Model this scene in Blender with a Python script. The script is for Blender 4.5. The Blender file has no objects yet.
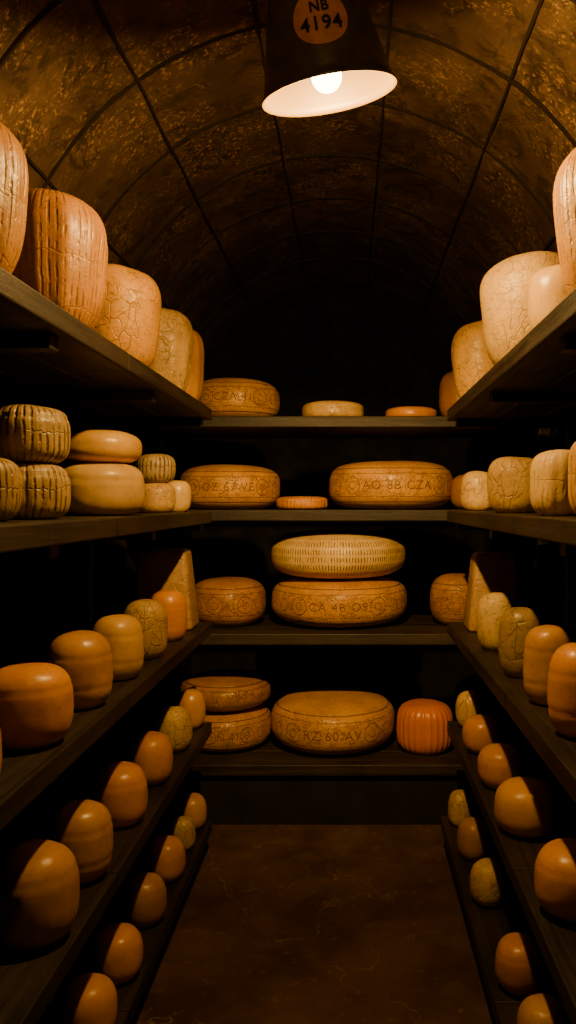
import bpy, bmesh, math, random
from mathutils import Vector, Matrix, noise
from mathutils.bvhtree import BVHTree
random.seed(7)
scene = bpy.context.scene
CZ = 1.40
F = 800.0
def Z(h): return CZ + h

# ---------------------------------------------------------------- nodes helper
class NT:
    def __init__(s, name):
        s.m = bpy.data.materials.new(name); s.m.use_nodes = True
        s.t = s.m.node_tree; s.t.nodes.clear()
        s.out = s.t.nodes.new('ShaderNodeOutputMaterial')
        s.b = s.t.nodes.new('ShaderNodeBsdfPrincipled')
        s.t.links.new(s.b.outputs[0], s.out.inputs[0])
    def link(s, a, b): s.t.links.new(a, b)
    def val(s, sock, v):
        if isinstance(v, bpy.types.NodeSocket): s.link(v, sock)
        else: sock.default_value = v
    def math(s, op, a, b=0.0, c=0.0, clamp=False):
        n = s.t.nodes.new('ShaderNodeMath'); n.operation = op; n.use_clamp = clamp
        s.val(n.inputs[0], a); s.val(n.inputs[1], b); s.val(n.inputs[2], c)
        return n.outputs[0]
    def coord(s):
        return s.t.nodes.new('ShaderNodeTexCoord').outputs['Object']
    def mapping(s, v, scale=(1,1,1), loc=(0,0,0)):
        n = s.t.nodes.new('ShaderNodeMapping'); s.link(v, n.inputs[0])
        n.inputs['Scale'].default_value = scale
        s.val(n.inputs['Location'], loc)
        return n.outputs[0]
    def noise(s, v, scale, detail=6, rough=.6, dist=0):
        n = s.t.nodes.new('ShaderNodeTexNoise'); s.link(v, n.inputs['Vector'])
        n.inputs['Scale'].default_value = scale; n.inputs['Detail'].default_value = detail
        n.inputs['Roughness'].default_value = rough; n.inputs['Distortion'].default_value = dist
        return n.outputs['Fac']
    def vor(s, v, scale, feat='DISTANCE_TO_EDGE'):
        n = s.t.nodes.new('ShaderNodeTexVoronoi'); n.feature = feat
        s.link(v, n.inputs['Vector']); n.inputs['Scale'].default_value = scale
        return n.outputs['Distance']
    def warp(s, v, scale, amt, detail=2):
        dn = s.t.nodes.new('ShaderNodeTexNoise'); s.link(v, dn.inputs['Vector']); dn.inputs['Scale'].default_value = scale; dn.inputs['Detail'].default_value = detail
        vm = s.t.nodes.new('ShaderNodeVectorMath'); vm.operation = 'MULTIPLY_ADD'
        s.link(dn.outputs['Color'], vm.inputs[0]); vm.inputs[1].default_value = (amt,amt,amt); s.link(v, vm.inputs[2])
        return vm.outputs[0]
    def step(s, v, lo, hi, a=0.0, b=1.0):
        n = s.t.nodes.new('ShaderNodeMapRange'); n.interpolation_type = 'SMOOTHSTEP'
        s.val(n.inputs[0], v); n.inputs[1].default_value = lo; n.inputs[2].default_value = hi
        n.inputs[3].default_value = a; n.inputs[4].default_value = b
        return n.outputs[0]
    def mix(s, f, a, b, typ='MIX'):
        n = s.t.nodes.new('ShaderNodeMix'); n.data_type = 'RGBA'; n.blend_type = typ
        s.val(n.inputs[0], f)
        for i, c in ((6, a), (7, b)):
            if isinstance(c, bpy.types.NodeSocket): s.link(c, n.inputs[i])
            else: n.inputs[i].default_value = (*c, 1)
        return n.outputs[2]
    def bump(s, h, strength=.5, dist=.01, normal=None):
        n = s.t.nodes.new('ShaderNodeBump'); s.link(h, n.inputs['Height'])
        n.inputs['Strength'].default_value = strength; n.inputs['Distance'].default_value = dist
        if normal: s.link(normal, n.inputs['Normal'])
        return n.outputs[0]
    def comb(s, x, y, z):
        n = s.t.nodes.new('ShaderNodeCombineXYZ')
        s.val(n.inputs[0], x); s.val(n.inputs[1], y); s.val(n.inputs[2], z); return n.outputs[0]
    def sep(s, v):
        n = s.t.nodes.new('ShaderNodeSeparateXYZ'); s.link(v, n.inputs[0]); return n.outputs
    def finish(s, col, rough, normal=None, metal=0, spec=.4):
        if isinstance(col, bpy.types.NodeSocket): s.link(col, s.b.inputs['Base Color'])
        else: s.b.inputs['Base Color'].default_value = (*col, 1)
        s.val(s.b.inputs['Roughness'], rough)
        s.b.inputs['Metallic'].default_value = metal
        s.b.inputs['Specular IOR Level'].default_value = spec
        if normal: s.link(normal, s.b.inputs['Normal'])
        return s.m

_mc = {}
def cheese_mat(style, base, dark, R=.1, H=.15, strength=None):
    key = (style, base, dark, strength) if style == 'smooth' else (style, base, dark, R, H, strength)
    if key in _mc: return _mc[key]
    n = NT('rind_' + style)
    oi = n.t.nodes.new('ShaderNodeObjectInfo')
    rnd = oi.outputs['Random']
    c = n.coord()
    off = n.comb(n.math('MULTIPLY', rnd, 7.3), n.math('MULTIPLY', rnd, 3.1), 0.0)
    va = n.t.nodes.new('ShaderNodeVectorMath'); va.operation = 'ADD'
    n.link(c, va.inputs[0]); n.link(off, va.inputs[1]); cv = va.outputs[0]
    sm = style == 'smooth'
    big = n.noise(cv, 9, 5, .6)
    fine = n.noise(cv, 70, 8, .7)
    col = n.mix(n.step(big, .35, .68), base, tuple(.62*a+.38*b for a, b in zip(base, dark)))
    col = n.mix(n.step(fine, .52, .69, 0, .35 if sm else .6), col, dark)
    if not sm: col = n.mix(n.step(n.noise(cv, 24, 5, .65), .57, .68, 0, .25), col, (.80,.52,.17))
    s = n.sep(c)
    ang = n.math('ARCTAN2', s[0], n.math('MULTIPLY', s[1], -1.0))
    u = n.math('MULTIPLY', ang, R); v = s[2]
    av = n.math('ABSOLUTE', v)
    h = n.math('MULTIPLY', fine, .12 if sm else .28)
    mask = None; op = .8
    rr = n.math('SQRT', n.math('ADD', n.math('MULTIPLY', s[0], s[0]), n.math('MULTIPLY', s[1], s[1])))
    side = n.step(rr, R*.78, R*.86)
    if style == 'carved':
        op = .72
        ln = n.step(n.math('ABSOLUTE', n.math('SUBTRACT', av, .33*H)), .0008, .003, 1, 0)
        wav = n.math('MULTIPLY', n.noise(cv, 14, 2), .012)
        ln2 = n.step(n.math('ABSOLUTE', n.math('ADD', n.math('SUBTRACT', av, .25*H), wav)), .0006, .0024, 1, 0)
        wv = n.warp(n.comb(n.math('MULTIPLY', u, .5), v, rnd), 12, .08)
        ck = n.math('MULTIPLY', n.step(n.vor(wv, 34), .0, .05, 1, 0), n.step(big, .42, .56, .1, .7))
        q = n.comb(u, n.math('MULTIPLY', v, 1.4), rnd)
        dab = n.math('MULTIPLY', n.step(n.vor(n.warp(q, 30, .02), 75), .02, .12, 1, 0), n.step(n.noise(q, 26, 2), .48, .54))
        dab = n.math('MULTIPLY', dab, n.step(av, .24*H, .27*H, 1, 0))
        mask = n.math('MAXIMUM', n.math('MAXIMUM', ln, n.math('MULTIPLY', ln2, .8)), n.math('MAXIMUM', n.math('MULTIPLY', ck, .65), n.math('MULTIPLY', dab, .8)))
        mask = n.math('MULTIPLY', mask, n.step(n.noise(cv, 25, 3), .3, .5, .4, 1))
        mask = n.math('MULTIPLY', mask, side)
    elif style == 'stipple':
        w = n.math('FRACT', n.math('ADD', n.math('DIVIDE', u, .0135), n.math('MULTIPLY', n.noise(cv, 12, 2), 1.2)))
        d = n.step(n.math('ABSOLUTE', n.math('SUBTRACT', w, .5)), .08, .26, 1, 0)
        rows = n.step(n.math('ABSOLUTE', n.math('SUBTRACT', n.math('FRACT', n.math('DIVIDE', n.math('ADD', v, 2.0), .034)), .5)), .2, .42, 1, .1)
        mask = n.math('MULTIPLY', n.math('MULTIPLY', d, rows), n.step(n.noise(cv, 30, 3), .35, .5, .3, 1))
        mask = n.math('MULTIPLY', mask, side)
    elif style == 'cracked':
        op = .42 if strength is None else strength
        vv = n.comb(n.math('MULTIPLY', u, .7), n.math('MULTIPLY', v, .45), rnd)
        m1 = n.step(n.vor(n.warp(vv, 16, .06), 44), .0, .07, 1, 0)
        m2 = n.step(n.vor(n.warp(n.comb(u, n.math('MULTIPLY', v, 2.5), rnd), 11, .08), 18), .0, .035, 1, 0)
        mask = n.math('MAXIMUM', n.math('MULTIPLY', m1, n.step(big, .4, .55, .15, 1)), n.math('MULTIPLY', m2, .6))
        mask = n.math('MULTIPLY', mask, n.step(n.noise(cv, 28, 3), .36, .52, .15, 1))
    elif style == 'grooved':
        op = .4 if strength is None else strength
        w = n.math('FRACT', n.math('ADD', n.math('DIVIDE', u, .0165), n.math('MULTIPLY', n.noise(cv, 7, 3), 1.3)))
        d = n.step(n.math('ABSOLUTE', n.math('SUBTRACT', w, .5)), .04, .28, 1, 0)
        d = n.math('MULTIPLY', d, n.step(n.noise(cv, 22, 3), .4, .58, .1, 1))
        ln = n.step(n.math('ABSOLUTE', n.math('SUBTRACT', n.math('FRACT', n.math('DIVIDE', n.math('ADD', v, n.math('ADD', 2.0, n.math('MULTIPLY', big, .06))), .11)), .5)), .0, .025, 1, 0)
        mask = n.math('MAXIMUM', d, n.math('MULTIPLY', ln, .5))
    if mask is not None:
        col = n.mix(n.math('MULTIPLY', mask, op), col, tuple(x*.3 for x in dark))
        h = n.math('SUBTRACT', h, n.math('MULTIPLY', mask, min(1, op*.9)))
    col = n.mix(.8, col, n.mix(rnd, (.74,.66,.54), (1.0,1.0,1.0)), 'MULTIPLY')
    nb = n.bump(n.math('ADD', h, n.math('MULTIPLY', big, .5)), .55 if sm else .65, .006)
    m = n.finish(col, n.step(fine, .3, .7, .26, .44 if sm else .54), nb, spec=.5)
    if sm:
        n.b.inputs['Coat Weight'].default_value = .15
        n.b.inputs['Coat Roughness'].default_value = .3
    n.b.inputs['Subsurface Weight'].default_value = .04
    n.b.inputs['Subsurface Radius'].default_value = (.02,.01,.004)
    _mc[key] = m
    return m

OCH = (.70,.355,.040); OCHD = (.26,.105,.010)
PALE = (.84,.57,.18); PALED = (.32,.165,.04)
ORG = (.84,.37,.022); ORGD = (.46,.155,.008)
BRN = (.50,.235,.035); BRND = (.16,.062,.010)
YEL = (.84,.50,.080); YELD = (.42,.195,.025)

def add_obj(name, me, mat=None, loc=(0,0,0), rot=(0,0,0), smooth=True, parent=None):
    o = bpy.data.objects.new(name, me); scene.collection.objects.link(o)
    o.location = loc; o.rotation_euler = rot
    if mat: me.materials.append(mat)
    if smooth: me.polygons.foreach_set('use_smooth', [True]*len(me.polygons))
    if parent: o.parent = parent
    return o

def revolve(pts, seg=72, fn=None, closed=True):
    vs=[]; fs=[]
    M=len(pts)
    for i,(r,z) in enumerate(pts):
        for j in range(seg):
            a=2*math.pi*j/seg
            rr,zz=r,z
            if fn: rr,zz=fn(r,z,a)
            vs.append((rr*math.cos(a),rr*math.sin(a),zz))
    for i in range(M-1):
        for j in range(seg):
            k=(j+1)%seg
            fs.append((i*seg+j,i*seg+k,(i+1)*seg+k,(i+1)*seg+j))
    if closed:
        fs.append(tuple(range(seg))[::-1]); fs.append(tuple((M-1)*seg+j for j in range(seg)))
    me=bpy.data.meshes.new('m'); me.from_pydata(vs,[],fs); me.update()
    return me

def superprofile(R,H,n,M=40):
    d=[]
    K=500
    for i in range(K+1):
        t=-math.pi/2+math.pi*i/K
        c,s=max(math.cos(t),0),math.sin(t)
        d.append((R*c**(2/n), .5*H*math.copysign(abs(s)**(2/n),s)))
    L=[0]
    for i in range(K): L.append(L[-1]+math.hypot(d[i+1][0]-d[i][0],d[i+1][1]-d[i][1]))
    out=[]; k=0
    for m in range(M+1):
        T=L[-1]*m/M
        while k<K-1 and L[k+1]<T: k+=1
        f=(T-L[k])/max(L[k+1]-L[k],1e-9)
        out.append((max(d[k][0]*(1-f)+d[k+1][0]*f,.0008),d[k][1]*(1-f)+d[k+1][1]*f))
    return out

def text_mesh(s,size,offset=.0009,spacing=1.1):
    cu=bpy.data.curves.new('t','FONT'); cu.body=s; cu.size=size; cu.align_x='CENTER'; cu.offset=offset; cu.space_character=spacing
    to=bpy.data.objects.new('t',cu); scene.collection.objects.link(to)
    bpy.context.view_layer.update()
    me=bpy.data.meshes.new_from_object(to.evaluated_get(bpy.context.evaluated_depsgraph_get()))
    bpy.data.objects.remove(to)
    b=bmesh.new(); b.from_mesh(me)
    bmesh.ops.triangulate(b,faces=b.faces)
    for _ in range(2):
        bmesh.ops.subdivide_edges(b,edges=[e for e in b.edges if e.calc_length()>.01],cuts=1)
    bmesh.ops.triangulate(b,faces=b.faces)
    return b
def stamp(o,R,H,rot0,txt):
    """wrap worn stamped lettering and ring marks on the side of a wheel"""
    bv=BVHTree.FromPolygons([v.co.copy() for v in o.data.vertices],[tuple(p.vertices) for p in o.data.polygons])
    b=text_mesh(txt,.24*H,-.0004,1.15)
    wmax=max(v.co.x for v in b.verts)
    for v in b.verts: v.co.y-=.08*H
    def ring(cx,r0,w):
        N=40; vv=[]
        for i in range(N):
            a=2*math.pi*i/N
            vv.append((b.verts.new((cx+(r0-w)*math.cos(a),(r0-w)*math.sin(a),0)),b.verts.new((cx+(r0+w)*math.cos(a),(r0+w)*math.sin(a),0))))
        for i in range(N):
            p,q=vv[i],vv[(i+1)%N]; b.faces.new((p[0],p[1],q[1],q[0]))
    for sx in (-1,1):
        ring(sx*(wmax+.24*H),.17*H,.0014); ring(sx*(wmax+.24*H),.07*H,.0012)
        ring(sx*(wmax+.66*H),.12*H,.0012)
    for v in b.verts:
        a=v.co.x/R-math.pi/2+rot0
        d=Vector((math.cos(a),math.sin(a),0))
        hit=bv.ray_cast(Vector((d.x*R*1.6,d.y*R*1.6,v.co.y)),-d)
        p=hit[0] if hit[0] else d*R+Vector((0,0,v.co.y))
        v.co=p+d*.0010
    me=bpy.data.meshes.new('stamp'); b.to_mesh(me); b.free(); me.materials.clear()
    add_obj('stamped_marks',me,stamp_mat,smooth=False,parent=o)

def cheese(name,x,y,h,R,H,mat,n=3.2,flutes=0,famp=0,grooves=(),taper=0,wob=.02,M=44,fpow=3,txt=None,trot=0,slant=0):
    sd=random.random()*50
    flat=-.5*H*.95
    pts=superprofile(R,H,n,M)
    def fn(r,z,a):
        zf=z/(.5*H)
        k=r/R
        rr=r*(1+taper*zf)
        if flutes: rr-=R*famp*k*(abs(math.cos(flutes*a/2))**fpow)*max(0,1-abs(zf)**6)
        for (g0,gd,gw) in grooves: rr-=R*gd*k*math.exp(-((zf-g0)/gw)**2)
        nv=noise.noise(Vector((math.cos(a)*1.3+sd,math.sin(a)*1.3,zf*.9+sd)))
        nv2=noise.noise(Vector((math.cos(a)*4+sd,math.sin(a)*4,zf*3)))
        rr*=1+wob*nv*1.6+wob*.4*nv2
        zz=z+(H*wob*.9*noise.noise(Vector((math.cos(a)*k*1.5,math.sin(a)*k*1.5+sd,2.2))) if z>0 else 0)
        if slant and z>0: zz+=slant*rr*math.cos(a)*zf
        return rr,max(zz,flat)
    me=revolve(pts,96,fn)
    o=add_obj(name,me,mat,(x,y,Z(h)-flat),(0,0,random.uniform(-.3,.3) if flutes else 0))
    if txt: stamp(o,R,H,trot,txt)
    return o

def box(bm,x0,x1,y0,y1,z0,z1):
    r=bmesh.ops.create_cube(bm,size=1)
    bmesh.ops.scale(bm,vec=(x1-x0,y1-y0,z1-z0),verts=r['verts'])
    bmesh.ops.translate(bm,vec=((x0+x1)/2,(y0+y1)/2,(z0+z1)/2),verts=r['verts'])
def bm_obj(name,bm,mat,bevel=0,parent=None,smooth=False):
    me=bpy.data.meshes.new(name); bm.to_mesh(me); bm.free()
    o=add_obj(name,me,mat,smooth=smooth,parent=parent)
    if bevel:
        b=o.modifiers.new('bevel','BEVEL'); b.width=bevel; b.segments=2; b.limit_method='ANGLE'
    return o

# ---------------------------------------------------------------- surface materials
def wood(axis):
    n=NT('dark_shelf_wood_'+axis); c=n.coord()
    sc=(30,1.6,30) if axis=='y' else (1.6,30,30)
    g=n.noise(n.mapping(c,sc),1.0,8,.65,.4); b=n.noise(c,3.5,5)
    f=n.noise(c,55,6,.7)
    col=n.mix(n.step(g,.3,.7),(.007,.0055,.005),(.030,.020,.013))
    col=n.mix(n.step(b,.4,.7,0,.6),col,(.046,.026,.014))
    col=n.mix(n.step(f,.6,.72,0,.4),col,(.10,.064,.032))
    h=n.math('ADD',g,n.math('MULTIPLY',f,.5))
    return n.finish(col,n.step(g,.3,.7,.42,.70),n.bump(h,.6,.004),spec=.45)
wood_y=wood('y'); wood_x=wood('x')

def floor_mat():
    n=NT('stained_floor'); c=n.coord()
    a=n.noise(c,3.2,9,.62,.3); b=n.noise(c,22,8,.7); k=n.noise(c,1.3,3)
    col=n.mix(n.step(a,.35,.68),(.058,.030,.020),(.120,.062,.038))
    col=n.mix(n.step(b,.56,.7,0,.4),col,(.29,.17,.10))
    cr=n.step(n.vor(n.warp(c,4,.5,6),2.6),.0,.010,1,0)
    cr=n.math('MULTIPLY',cr,n.step(k,.42,.6))
    col=n.mix(n.math('MULTIPLY',cr,.5),col,(.4,.23,.11))
    return n.finish(col,n.step(a,.3,.7,.36,.6),n.bump(n.math('ADD',a,n.math('MULTIPLY',b,.3)),.5,.008),spec=.4)
def plaster(name,lo,hi,sp):
    n=NT(name); c=n.coord()
    a=n.noise(c,3.5,8,.65,.3); b=n.noise(c,60,8,.75); d=n.noise(c,7,6,.7,1.0); e=n.noise(c,1.4,3)
    col=n.mix(n.step(a,.35,.68),lo,hi)
    col=n.mix(n.step(e,.4,.6,0,.5),col,tuple(x*.5 for x in lo))
    col=n.mix(n.step(d,.47,.62,0,.75),col,tuple(x*.3 for x in lo))
    col=n.mix(n.math('MULTIPLY',n.step(b,.53,.61),n.step(a,.44,.60,0,.95)),col,sp)
    vv=n.mapping(c,(1.0,2.2,1.0))
    gl=n.math('MULTIPLY',n.step(n.vor(vv,16),.02,.06,1,0),n.step(n.noise(c,4,2),.54,.60))
    col=n.mix(n.math('MULTIPLY',gl,.6),col,tuple(x*.15 for x in lo))
    h=n.math('ADD',n.math('MULTIPLY',d,1.0),n.math('MULTIPLY',b,.5))
    return n.finish(col,.62,n.bump(h,.75,.014),spec=.35)
vault_mat=plaster('aged_vault_panels',(.11,.062,.032),(.19,.112,.060),(.58,.34,.17))
def simple(name,col,rough,metal=0,sc=30,var=.5):
    n=NT(name); c=n.coord(); f=n.noise(c,sc,6,.65)
    cc=n.mix(n.step(f,.35,.7),col,tuple(x*var for x in col))
    return n.finish(cc,n.step(f,.3,.7,rough*.85,min(1,rough*1.15)),n.bump(f,.2,.002),metal=metal)
wall_mat=simple('shade_black_wall',(.007,.005,.004),.9,0,6)  # near-black base colour stands in for the deep shade of the cellar
rib_mat=simple('dark_rib_steel',(.024,.014,.008),.7,.0)
stamp_mat=simple('stamp_brown',(.20,.085,.014),.6,0,60,.7)

# ---------------------------------------------------------------- room shell
XL,XR=-1.05,.89; XC=(XL+XR)/2; RV=(XR-XL)/2; SP=.50; Y0,Y1=-.9,5.3
bm=bmesh.new(); box(bm,XL-.1,XR+.1,Y0-.1,Y1+.1,-.08,0); bm_obj('floor',bm,floor_mat())
bm=bmesh.new(); box(bm,XL-.1,XL,Y0,Y1,0,Z(SP)); bm_obj('wall_left',bm,wall_mat)
bm=bmesh.new(); box(bm,XR,XR+.1,Y0,Y1,0,Z(SP)); bm_obj('wall_right',bm,wall_mat)
def endwall(name,y0,y1):
    bm=bmesh.new(); box(bm,XL-.1,XR+.1,y0,y1,0,Z(SP)+RV+.1); bm_obj(name,bm,wall_mat)
endwall('wall_back',Y1,Y1+.1); endwall('wall_front',Y0-.1,Y0)
vs=[];fs=[]; A=96; YS=120
for i in range(A+1):
    a=math.pi*i/A
    for j in range(YS+1):
        y=Y0+(Y1-Y0)*j/YS
        rr=RV+.006*noise.noise(Vector((a*5,y*3,0)))+.004*noise.noise(Vector((a*16,y*14,5)))
        if i in (0,A): rr=RV
        vs.append((XC+rr*math.cos(a),y,Z(SP)+rr*math.sin(a)))
for i in range(A):
    for j in range(YS):
        p=i*(YS+1)+j; fs.append((p,p+1,p+YS+2,p+YS+1))
me=bpy.data.meshes.new('ceiling'); me.from_pydata(vs,[],fs)
o=add_obj('ceiling',me,vault_mat)
def rib_mesh():
    vs=[];fs=[]
    w=.009; d=.009
    def strip(rings):
        b=len(vs)
        for r in rings: vs.extend(r)
        for i in range(len(rings)-1):
            for k in range(4):
                k2=(k+1)%4
                fs.append((b+i*4+k,b+i*4+k2,b+(i+1)*4+k2,b+(i+1)*4+k))
        fs.append((b,b+1,b+2,b+3)); e=b+(len(rings)-1)*4; fs.append((e+3,e+2,e+1,e))
    def P(a,r,y): return (XC+r*math.cos(a),y,Z(SP)+r*math.sin(a))
    y=.55
    while y<Y1-.1:
        rings=[]
        for i in range(97):
            a=math.pi*i/96
            yy=y+.008*noise.noise(Vector((a*4,y*5,1)))
            ww=w*(1+.7*noise.noise(Vector((a*9,y*5,3))))
            rings.append([P(a,RV+.010,yy-ww/2),P(a,RV-d,yy-ww/2),P(a,RV-d,yy+ww/2),P(a,RV+.010,yy+ww/2)])
        strip(rings); y+=.47
    for k in range(8):
        a0=math.radians(90+24*(k-3.5))
        rings=[]
        for j in range(90):
            yy=Y0+(Y1-Y0)*j/89
            a=a0+.008*noise.noise(Vector((k*3.1,yy*2.5,2)))
            da=w*(1+.7*noise.noise(Vector((k*9,yy*5,3))))/2/RV
            rings.append([P(a-da,RV+.010,yy),P(a-da,RV-d,yy),P(a+da,RV-d,yy),P(a+da,RV+.010,yy)])
        strip(rings)
    me=bpy.data.meshes.new('ribs'); me.from_pydata(vs,[],fs); me.update(); return me
add_obj('trim_1',rib_mesh(),rib_mat,smooth=False)

# ---------------------------------------------------------------- racks
LX,RX=-.552,.388
LH=[.375,-.035,-.475,-.876,-1.268]
RH=[.372,-.030,-.475,-.870,-1.250]
def side_rack(xf,xw,hs,sgn,lastx=None):
    e=bpy.data.objects.new('wooden_cheese_rack',None); scene.collection.objects.link(e)
    T=.045
    for i,h in enumerate(hs):
        f=xf if not(lastx and i==len(hs)-1) else lastx
        bm=bmesh.new()
        W=(xw-f)/3
        for k in range(3):
            a,b=f+W*k,f+W*(k+1)-(.003*sgn if k<2 else 0)
            x0,x1=min(a,b),max(a,b)
            cuts=[-.4,.75+.1*k+.13*(i%2),2.0+.06*k-.1*(i%2),3.2]
            for q in range(3): box(bm,x0,x1,cuts[q]+.0015,cuts[q+1]-.0015,Z(h)-T,Z(h))
        bm_obj('shelf_board_%d'%(i+1),bm,wood_y,.004,e)
        bm=bmesh.new()
        for yb in (-.2,.7,1.55,2.35,3.12):
            a,b=f+.03*sgn,xw; box(bm,min(a,b),max(a,b),yb,yb+.05,Z(h)-T-.03,Z(h)-T)
        bm_obj('bracket_%d'%(i+1),bm,wood_x,.003,e)
    bm=bmesh.new()
    for yb in (-.2,1.55,3.12):
        a,b=xw-.05*sgn,xw; box(bm,min(a,b),max(a,b),yb-.052,yb-.002,0,Z(hs[0])-T)
    bm_obj('posts',bm,wood_y,.003,e)
side_rack(LX,XL,LH,-1); side_rack(RX,XR,RH,1,.362)
BH=[.375,-.030,-.565,-1.13]; BY0,BY1=3.45,4.05
e=bpy.data.objects.new('wooden_cheese_rack',None); scene.collection.objects.link(e)
for i,h in enumerate(BH):
    bm=bmesh.new(); W=(BY1-BY0)/3
    for k in range(3):
        box(bm,XL+.02,XR-.02,BY0+W*k,BY0+W*(k+1)-.003,Z(h)-.048,Z(h))
    bm_obj('shelf_board_%d'%(i+1),bm,wood_x,.004,e)
bm=bmesh.new()
for x in (XL+.02,XR-.07):
    for y in (BY0+.02,BY1-.002): box(bm,x,x+.05,y,y+.05,0,Z(BH[0])-.048)
bm_obj('posts',bm,wood_y,.003,e)
bm=bmesh.new(); box(bm,XL+.08,XR-.08,BY0+.03,BY0+.055,0,Z(BH[3])-.049); bm_obj('kick_panel',bm,wall_mat,.002,e)

# ---------------------------------------------------------------- cheeses : back rack
def bx(px,d): return (px-350)*d/F
def wheel(px,d,h,R,H,style,base,dark,n=4,name='cheese_wheel',**k):
    return cheese(name,bx(px,d),d,h,R,H,cheese_mat(style,base,dark,R,H),n=n,wob=.014,**k)
wheel(235,3.72,BH[0],.208,.200,'carved',OCH,OCHD,3.0,txt='CZA 41',trot=.1)
wheel(333,3.68,BH[0],.143,.088,'cracked',PALE,PALED,4,'small_cheese_wheel')
wheel(411,3.66,BH[0],.117,.062,'smooth',ORG,ORGD,3.6,'small_cheese_wheel')
wheel(230,3.74,BH[1],.235,.212,'carved',OCH,OCHD,3.2,txt='OZ 67 VE',trot=.1)
wheel(302,3.62,BH[1],.117,.062,'grooved',ORG,ORGD,4,'small_cheese_wheel',flutes=36,famp=.05)
wheel(391,3.77,BH[1],.292,.230,'carved',OCH,OCHD,3.4,txt='AO 8B CZA',trot=.05)
wheel(476,3.72,BH[1],.12,.17,'smooth',BRN,BRND,3.2)
wheel(228,3.74,BH[2],.175,.222,'carved',BRN,BRND,3.0,txt='41',trot=.2)
wheel(339.5,3.80,BH[2],.322,.230,'carved',OCH,OCHD,3.1,txt='CA 4B O9')
wheel(338.5,3.80,BH[2]+.2195,.322,.222,'stipple',PALE,PALED,3.0)
wheel(458,3.74,BH[2],.13,.24,'carved',BRN,BRND,3.0)
wheel(226,3.76,BH[3],.215,.190,'carved',OCH,OCHD,3.2,txt='N 41',trot=.2)
wheel(226,3.76,BH[3]+.180,.212,.155,'carved',BRN,BRND,2.8)
wheel(333.5,3.77,BH[3],.292,.240,'carved',OCH,OCHD,3.1,txt='RZ 60 AV')
wheel(425,3.66,BH[3],.130,.228,'smooth',(.80,.25,.02),ORGD,3.4,'ribbed_orange_cheese',flutes=26,famp=.06)

# ---------------------------------------------------------------- side cheeses
def drum(x,y,h,R,H,style,base,dark,n=3.6,fl=12,fa=.03,taper=.07,st=None,**k):
    return cheese('cheese_drum',x,y,h,R,H,cheese_mat(style,base,dark,R,H,st),n=n,flutes=fl,famp=fa,taper=taper,wob=.022,fpow=2,**k)
def round_(x,y,h,R,H,style,base,dark,n=2.9,gr=(),taper=-.02,fl=0,fa=0,**k):
    return cheese('cheese_round',x,y,h,R,H,cheese_mat(style,base,dark,R,H),n=n,grooves=gr,taper=taper,flutes=fl,famp=fa,wob=.018,**k)
G2=((.42,.022,.05),(-.38,.022,.05)); G1=((.48,.018,.05),); G0=()
hA=LH[0]
drum(-.668,1.37,hA,.108,.290,'grooved',BRN,BRND,3.2,taper=.12,st=.4)
drum(-.668,1.80,hA,.116,.318,'grooved',BRN,BRND,3.3,taper=.13,st=.4,slant=-.12)
drum(-.662,2.30,hA,.112,.304,'cracked',OCH,OCHD,3.3,0,0,.12,slant=-.10)
drum(-.655,2.84,hA,.096,.318,'cracked',PALE,PALED,3.2,10,.03,.12,slant=-.12)
drum(-.650,3.09,hA,.086,.305,'smooth',OCH,OCHD,3.1)
drum(-.668,1.08,hA,.10,.29,'smooth',OCH,OCHD)
hA=RH[0]
drum(.510,1.54,hA,.110,.330,'grooved',OCH,OCHD,3.2,taper=.12,st=.35)
drum(.503,2.27,hA,.130,.332,'cracked',PALE,PALED,3.2,0,0,.14,slant=.16)
round_(.498,1.86,hA,.084,.180,'smooth',PALE,PALED,3.3,taper=.08)
drum(.495,3.05,hA,.104,.325,'cracked',YEL,YELD,3.2,0,0,.12,slant=.12)
wheel(462,3.66,BH[0],.105,.235,'smooth',BRN,BRND,3)
hB=LH[1]
GB=(.48,.32,.12); GBD=(.10,.055,.02)
for hh in (hB,hB+.119):
    cheese('cheese_round',-.690,1.71,hh,.088,.125,cheese_mat('grooved',GB,GBD,.088,.125,.75),n=3.6,flutes=18,famp=.02,grooves=((.55,.03,.06),))
cheese('cheese_round',-.690,1.48,hB,.078,.125,cheese_mat('grooved',GB,GBD,.088,.125,.75),n=3.4)
cheese('cheese_round',-.690,2.22,hB,.118,.150,cheese_mat('smooth',PALE,PALED),n=3.4,grooves=((.35,.03,.06),))
cheese('cheese_round',-.690,2.22,hB+.1425,.108,.095,cheese_mat('smooth',YEL,YELD),n=2.8)
cheese('cheese_round',-.680,2.80,hB,.068,.110,cheese_mat('cracked',PALE,PALED,.068,.11,.35),n=3.2)
cheese('cheese_round',-.680,2.80,hB+.1045,.068,.105,cheese_mat('grooved',(.52,.37,.17),GBD,.068,.105,.8),n=3.2)
cheese('cheese_round',-.660,3.06,hB,.052,.125,cheese_mat('smooth',PALE,PALED),n=3)
hB=RH[1]
drum(.490,3.06,hB,.067,.155,'cracked',PALE,PALED,3.2,0,0,0)
drum(.490,2.38,hB,.080,.170,'cracked',PALE,PALED,3.6,0,0,.02,.4)
drum(.480,1.84,hB,.066,.155,'grooved',PALE,PALED,3.4,12,.03,.02,.3)
drum(.490,1.55,hB,.066,.165,'grooved',YEL,YELD,3.4,14,.03,.02)
hC=LH[2]
P=(( -.635,1.58,.084,.160,'smooth',ORG,ORGD,G1),(-.632,1.87,.074,.178,'smooth',OCH,OCHD,G2),(-.630,2.17,.069,.176,'smooth',YEL,YELD,G2),
   (-.630,2.46,.068,.182,'cracked',PALE,PALED,G0),(-.630,2.77,.066,.178,'smooth',ORG,ORGD,G2),(-.64,1.27,.08,.16,'smooth',OCH,OCHD,G1))
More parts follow.
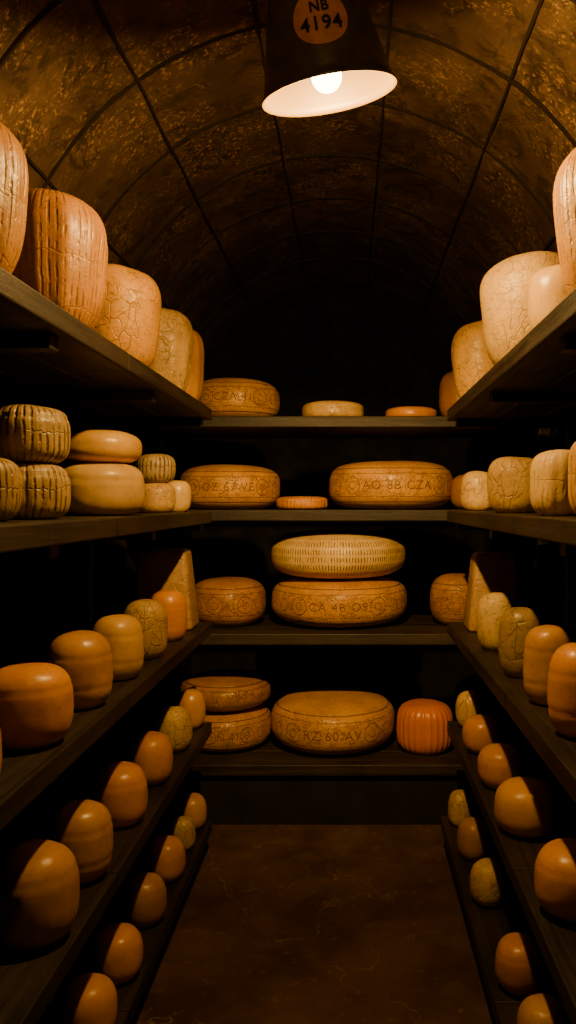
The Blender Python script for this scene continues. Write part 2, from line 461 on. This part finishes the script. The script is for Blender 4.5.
for x,y,R,H,st,b1,d1,g in P: round_(x,y,hC,R,H,st,b1,d1,3.1,g)
hC=RH[2]
P=((.475,2.60,.062,.188,'cracked',PALE,PALED,G0),(.470,2.20,.060,.192,'cracked',(.66,.47,.19),GBD,G2),(.472,1.90,.060,.188,'smooth',OCH,OCHD,G2),
   (.475,1.64,.068,.19,'smooth',ORG,ORGD,G2),(.475,1.36,.07,.18,'smooth',ORG,ORGD,G1))
for x,y,R,H,st,b1,d1,g in P: round_(x,y,hC,R,H,st,b1,d1,3.1,g)
hD=LH[3]
P=((-.634,1.61,.086,.192,'smooth',OCH,OCHD,G1),(-.630,1.87,.074,.180,'smooth',OCH,OCHD,G2),(-.628,2.19,.073,.165,'smooth',ORG,ORGD,G1),
   (-.625,2.51,.068,.158,'smooth',ORG,ORGD,G0),(-.625,2.84,.064,.156,'cracked',PALE,PALED,G0),(-.62,3.12,.056,.152,'smooth',OCH,OCHD,G0))
for x,y,R,H,st,b1,d1,g in P: round_(x,y,hD,R,H,st,b1,d1,2.8,g,taper=-.03)
hD=RH[3]
P=((.465,3.10,.055,.145,'cracked',PALE,PALED,G0),(.462,2.80,.068,.128,'smooth',ORG,ORGD,G0),(.464,2.46,.071,.128,'smooth',ORG,ORGD,G1),
   (.468,2.12,.084,.138,'smooth',(.86,.43,.03),ORGD,G0),(.475,1.70,.082,.15,'smooth',ORG,ORGD,G1))
for x,y,R,H,st,b1,d1,g in P: round_(x,y,hD,R,H,st,b1,d1,2.7,g,taper=-.02)
hE=LH[4]
P=((-.615,3.12,.056,.135,'smooth',OCH,OCHD,G0),(-.615,2.93,.048,.12,'cracked',PALE,PALED,G0),(-.620,2.70,.064,.142,'smooth',ORG,ORGD,G0),
   (-.620,2.42,.064,.145,'smooth',OCH,OCHD,G1),(-.622,2.14,.067,.135,'smooth',ORG,ORGD,G0),(-.622,1.90,.067,.14,'smooth',ORG,ORGD,G0),(-.63,1.62,.067,.145,'smooth',OCH,OCHD,G0))
for x,y,R,H,st,b1,d1,g in P: round_(x,y,hE,R,H,st,b1,d1,2.7,g,taper=-.02)
hE=RH[4]
P=((.430,3.10,.050,.14,'cracked',PALE,PALED,G0),(.435,2.82,.057,.14,'smooth',OCH,OCHD,G0),(.433,2.50,.057,.135,'cracked',PALE,PALED,G0),
   (.438,2.06,.063,.135,'smooth',ORG,ORGD,G1),(.438,1.8,.063,.135,'smooth',OCH,OCHD,G0))
for x,y,R,H,st,b1,d1,g in P: round_(x,y,hE,R,H,st,b1,d1,2.7,g,taper=-.02)
def block(x0,x1,y0,y1,h,H,lean):
    bm=bmesh.new(); box(bm,x0,x1,y0,y1,Z(h),Z(h)+H)
    for v in bm.verts:
        if v.co.z>Z(h)+H/2:
            v.co.y+=(.02 if v.co.y<(y0+y1)/2 else -.02)
            if lean<0 and v.co.x>(x0+x1)/2: v.co.x-=.03
            if lean>0 and v.co.x<(x0+x1)/2: v.co.x+=.03
    bmesh.ops.bevel(bm,geom=bm.edges,offset=.018,segments=4,affect='EDGES',profile=.5)
    c=Vector(((x0+x1)/2,(y0+y1)/2,Z(h)+H/2))
    bmesh.ops.translate(bm,vec=-c,verts=bm.verts)
    o=bm_obj('cheese_block',bm,cheese_mat('cracked',(.46,.29,.11),PALED,.1,.15,.4),0,smooth=True); o.location=c
block(-.80,-.583,2.96,3.12,LH[2],.30,-1)
block(.432,.62,2.92,3.08,RH[2],.29,1)

# ---------------------------------------------------------------- lamp
lamp=bpy.data.objects.new('pendant_lamp',None); scene.collection.objects.link(lamp)
LD=1.68
lamp.location=(bx(329.5,LD),LD,Z(.857))
lamp.rotation_euler=(math.radians(12),math.radians(-10),0)
def coneR(z): return .140-.235*z
shade_m=simple('dark_enamel',(.070,.053,.034),.34,.0)
n=NT('enamel_inside'); inner_m=n.finish((.085,.052,.016),.5)
HS=.27
outp=[(coneR(0)+.003,-.001),(coneR(0)+.004,.004)]+[(coneR(z),z) for z in [.008+i*(HS-.008)/20 for i in range(21)]]+[(coneR(HS)-.008,HS+.012),(.045,HS+.02),(.022,HS+.022)]
me=revolve(outp,96,closed=False); o=add_obj('shade_outer',me,shade_m,parent=lamp)
inp=[(coneR(0)+.003,-.001)]+[(coneR(z)-.004,z) for z in [.001+i*(HS-.004)/20 for i in range(21)]]+[(.022,HS)]
me=revolve(inp,96,closed=False); add_obj('shade_inner',me,inner_m,parent=lamp)
me=revolve([(.0285,HS+.015),(.03,HS+.02),(.03,HS+.06),(.022,HS+.075),(.008,HS+.08)],40); add_obj('socket_cap',me,rib_mat,parent=lamp)
me=revolve([(.016,.085),(.02,.09),(.022,HS+.02)],32); add_obj('bulb_socket',me,rib_mat,parent=lamp)
bp=[(max(.0008,.032*math.sin(math.pi*i/28)),.032-.032*math.cos(math.pi*i/28)) for i in range(17)]
bp+= [(.027,.050),(.020,.064),(.015,.08),(.014,.09)]
bp=[(r,z+.004) for r,z in bp]
me=revolve(bp,40)
n=NT('glowing_bulb'); n.t.nodes.remove(n.b); em=n.t.nodes.new('ShaderNodeEmission'); em.inputs[0].default_value=(1,.66,.27,1); em.inputs[1].default_value=30
n.link(em.outputs[0],n.out.inputs[0]); add_obj('bulb',me,n.m,parent=lamp)
ZC=.112
def wrap(u,v,off):
    z=ZC+v; r=coneR(z)+off; a=u/coneR(ZC)
    return (r*math.sin(a),-r*math.cos(a),z)
vs=[];fs=[]
for i in range(13):
    for j in range(64):
        r=.054*i/12; a=2*math.pi*j/64; vs.append(wrap(r*math.cos(a),r*math.sin(a),.0012))
for i in range(12):
    for j in range(64): fs.append((i*64+j,i*64+(j+1)%64,(i+1)*64+(j+1)%64,(i+1)*64+j))
me=bpy.data.meshes.new('label'); me.from_pydata(vs,[],fs); me.update()
add_obj('round_label',me,simple('orange_label',(.58,.22,.055),.6,0,40,.75),parent=lamp)
ink=simple('label_ink',(.012,.007,.005),.7)
def text(s,size,v0):
    b=text_mesh(s,size)
    for v in b.verts: v.co=Vector(wrap(v.co.x,v.co.y+v0,.0028))
    me=bpy.data.meshes.new('txt'); b.to_mesh(me); b.free()
    add_obj('label_text',me,ink,smooth=False,parent=lamp)
text('NB',.028,.010); text('4194',.037,-.026)
bpy.context.view_layer.update()
M=Matrix.Translation(lamp.location)@lamp.rotation_euler.to_matrix().to_4x4()
p0=M@Vector((0,0,HS+.06)); p1=Vector((p0.x,p0.y,Z(SP)+math.sqrt(RV**2-(p0.x-XC)**2)+.005))
cu=bpy.data.curves.new('cord','CURVE'); cu.dimensions='3D'; sp=cu.splines.new('POLY'); sp.points.add(1)
sp.points[0].co=(*p0,1); sp.points[1].co=(*p1,1); cu.bevel_depth=.006
co=bpy.data.objects.new('cord',cu); scene.collection.objects.link(co); cu.materials.append(rib_mat)
co.parent=lamp; co.matrix_parent_inverse=M.inverted()

# ---------------------------------------------------------------- lights
WARM=(1,.575,.155)
def light(name,typ,loc,w,r,tgt=None,size=None,blend=.6):
    l=bpy.data.lights.new(name,typ); l.energy=w; l.color=WARM; l.shadow_soft_size=r
    o=bpy.data.objects.new(name,l); o.location=loc; scene.collection.objects.link(o)
    if typ=='SPOT':
        l.spot_size=math.radians(size); l.spot_blend=blend
        o.rotation_euler=(Vector(tgt)-Vector(loc)).to_track_quat('-Z','Y').to_euler()
    return o
pl=M@Vector((0,0,-.07))
light('lamp_light','POINT',pl,54,.022)
light('added_back_rack_spot','SPOT',pl,165,.022,(-.05,3.6,Z(-.35)),66,1.0)  # extra spot added at the pendant to brighten the back rack
light('added_front_fill','POINT',(-.08,.75,Z(1.02)),4.2,.06)  # added fill without a fixture, brightens the vault and the shade front
w=bpy.data.worlds.new('w'); scene.world=w; w.use_nodes=True
w.node_tree.nodes['Background'].inputs[0].default_value=(0,0,0,1); w.node_tree.nodes['Background'].inputs[1].default_value=.0

# ---------------------------------------------------------------- camera
cam=bpy.data.cameras.new('camera'); co=bpy.data.objects.new('camera',cam); scene.collection.objects.link(co)
co.location=(0,0,CZ); co.rotation_euler=(math.pi/2,0,0)
cam.sensor_fit='VERTICAL'; cam.sensor_height=36; cam.sensor_width=36; cam.lens=36*F/1024
cam.shift_x=-62/1024; cam.shift_y=-9/1024; cam.clip_start=.02
scene.camera=co
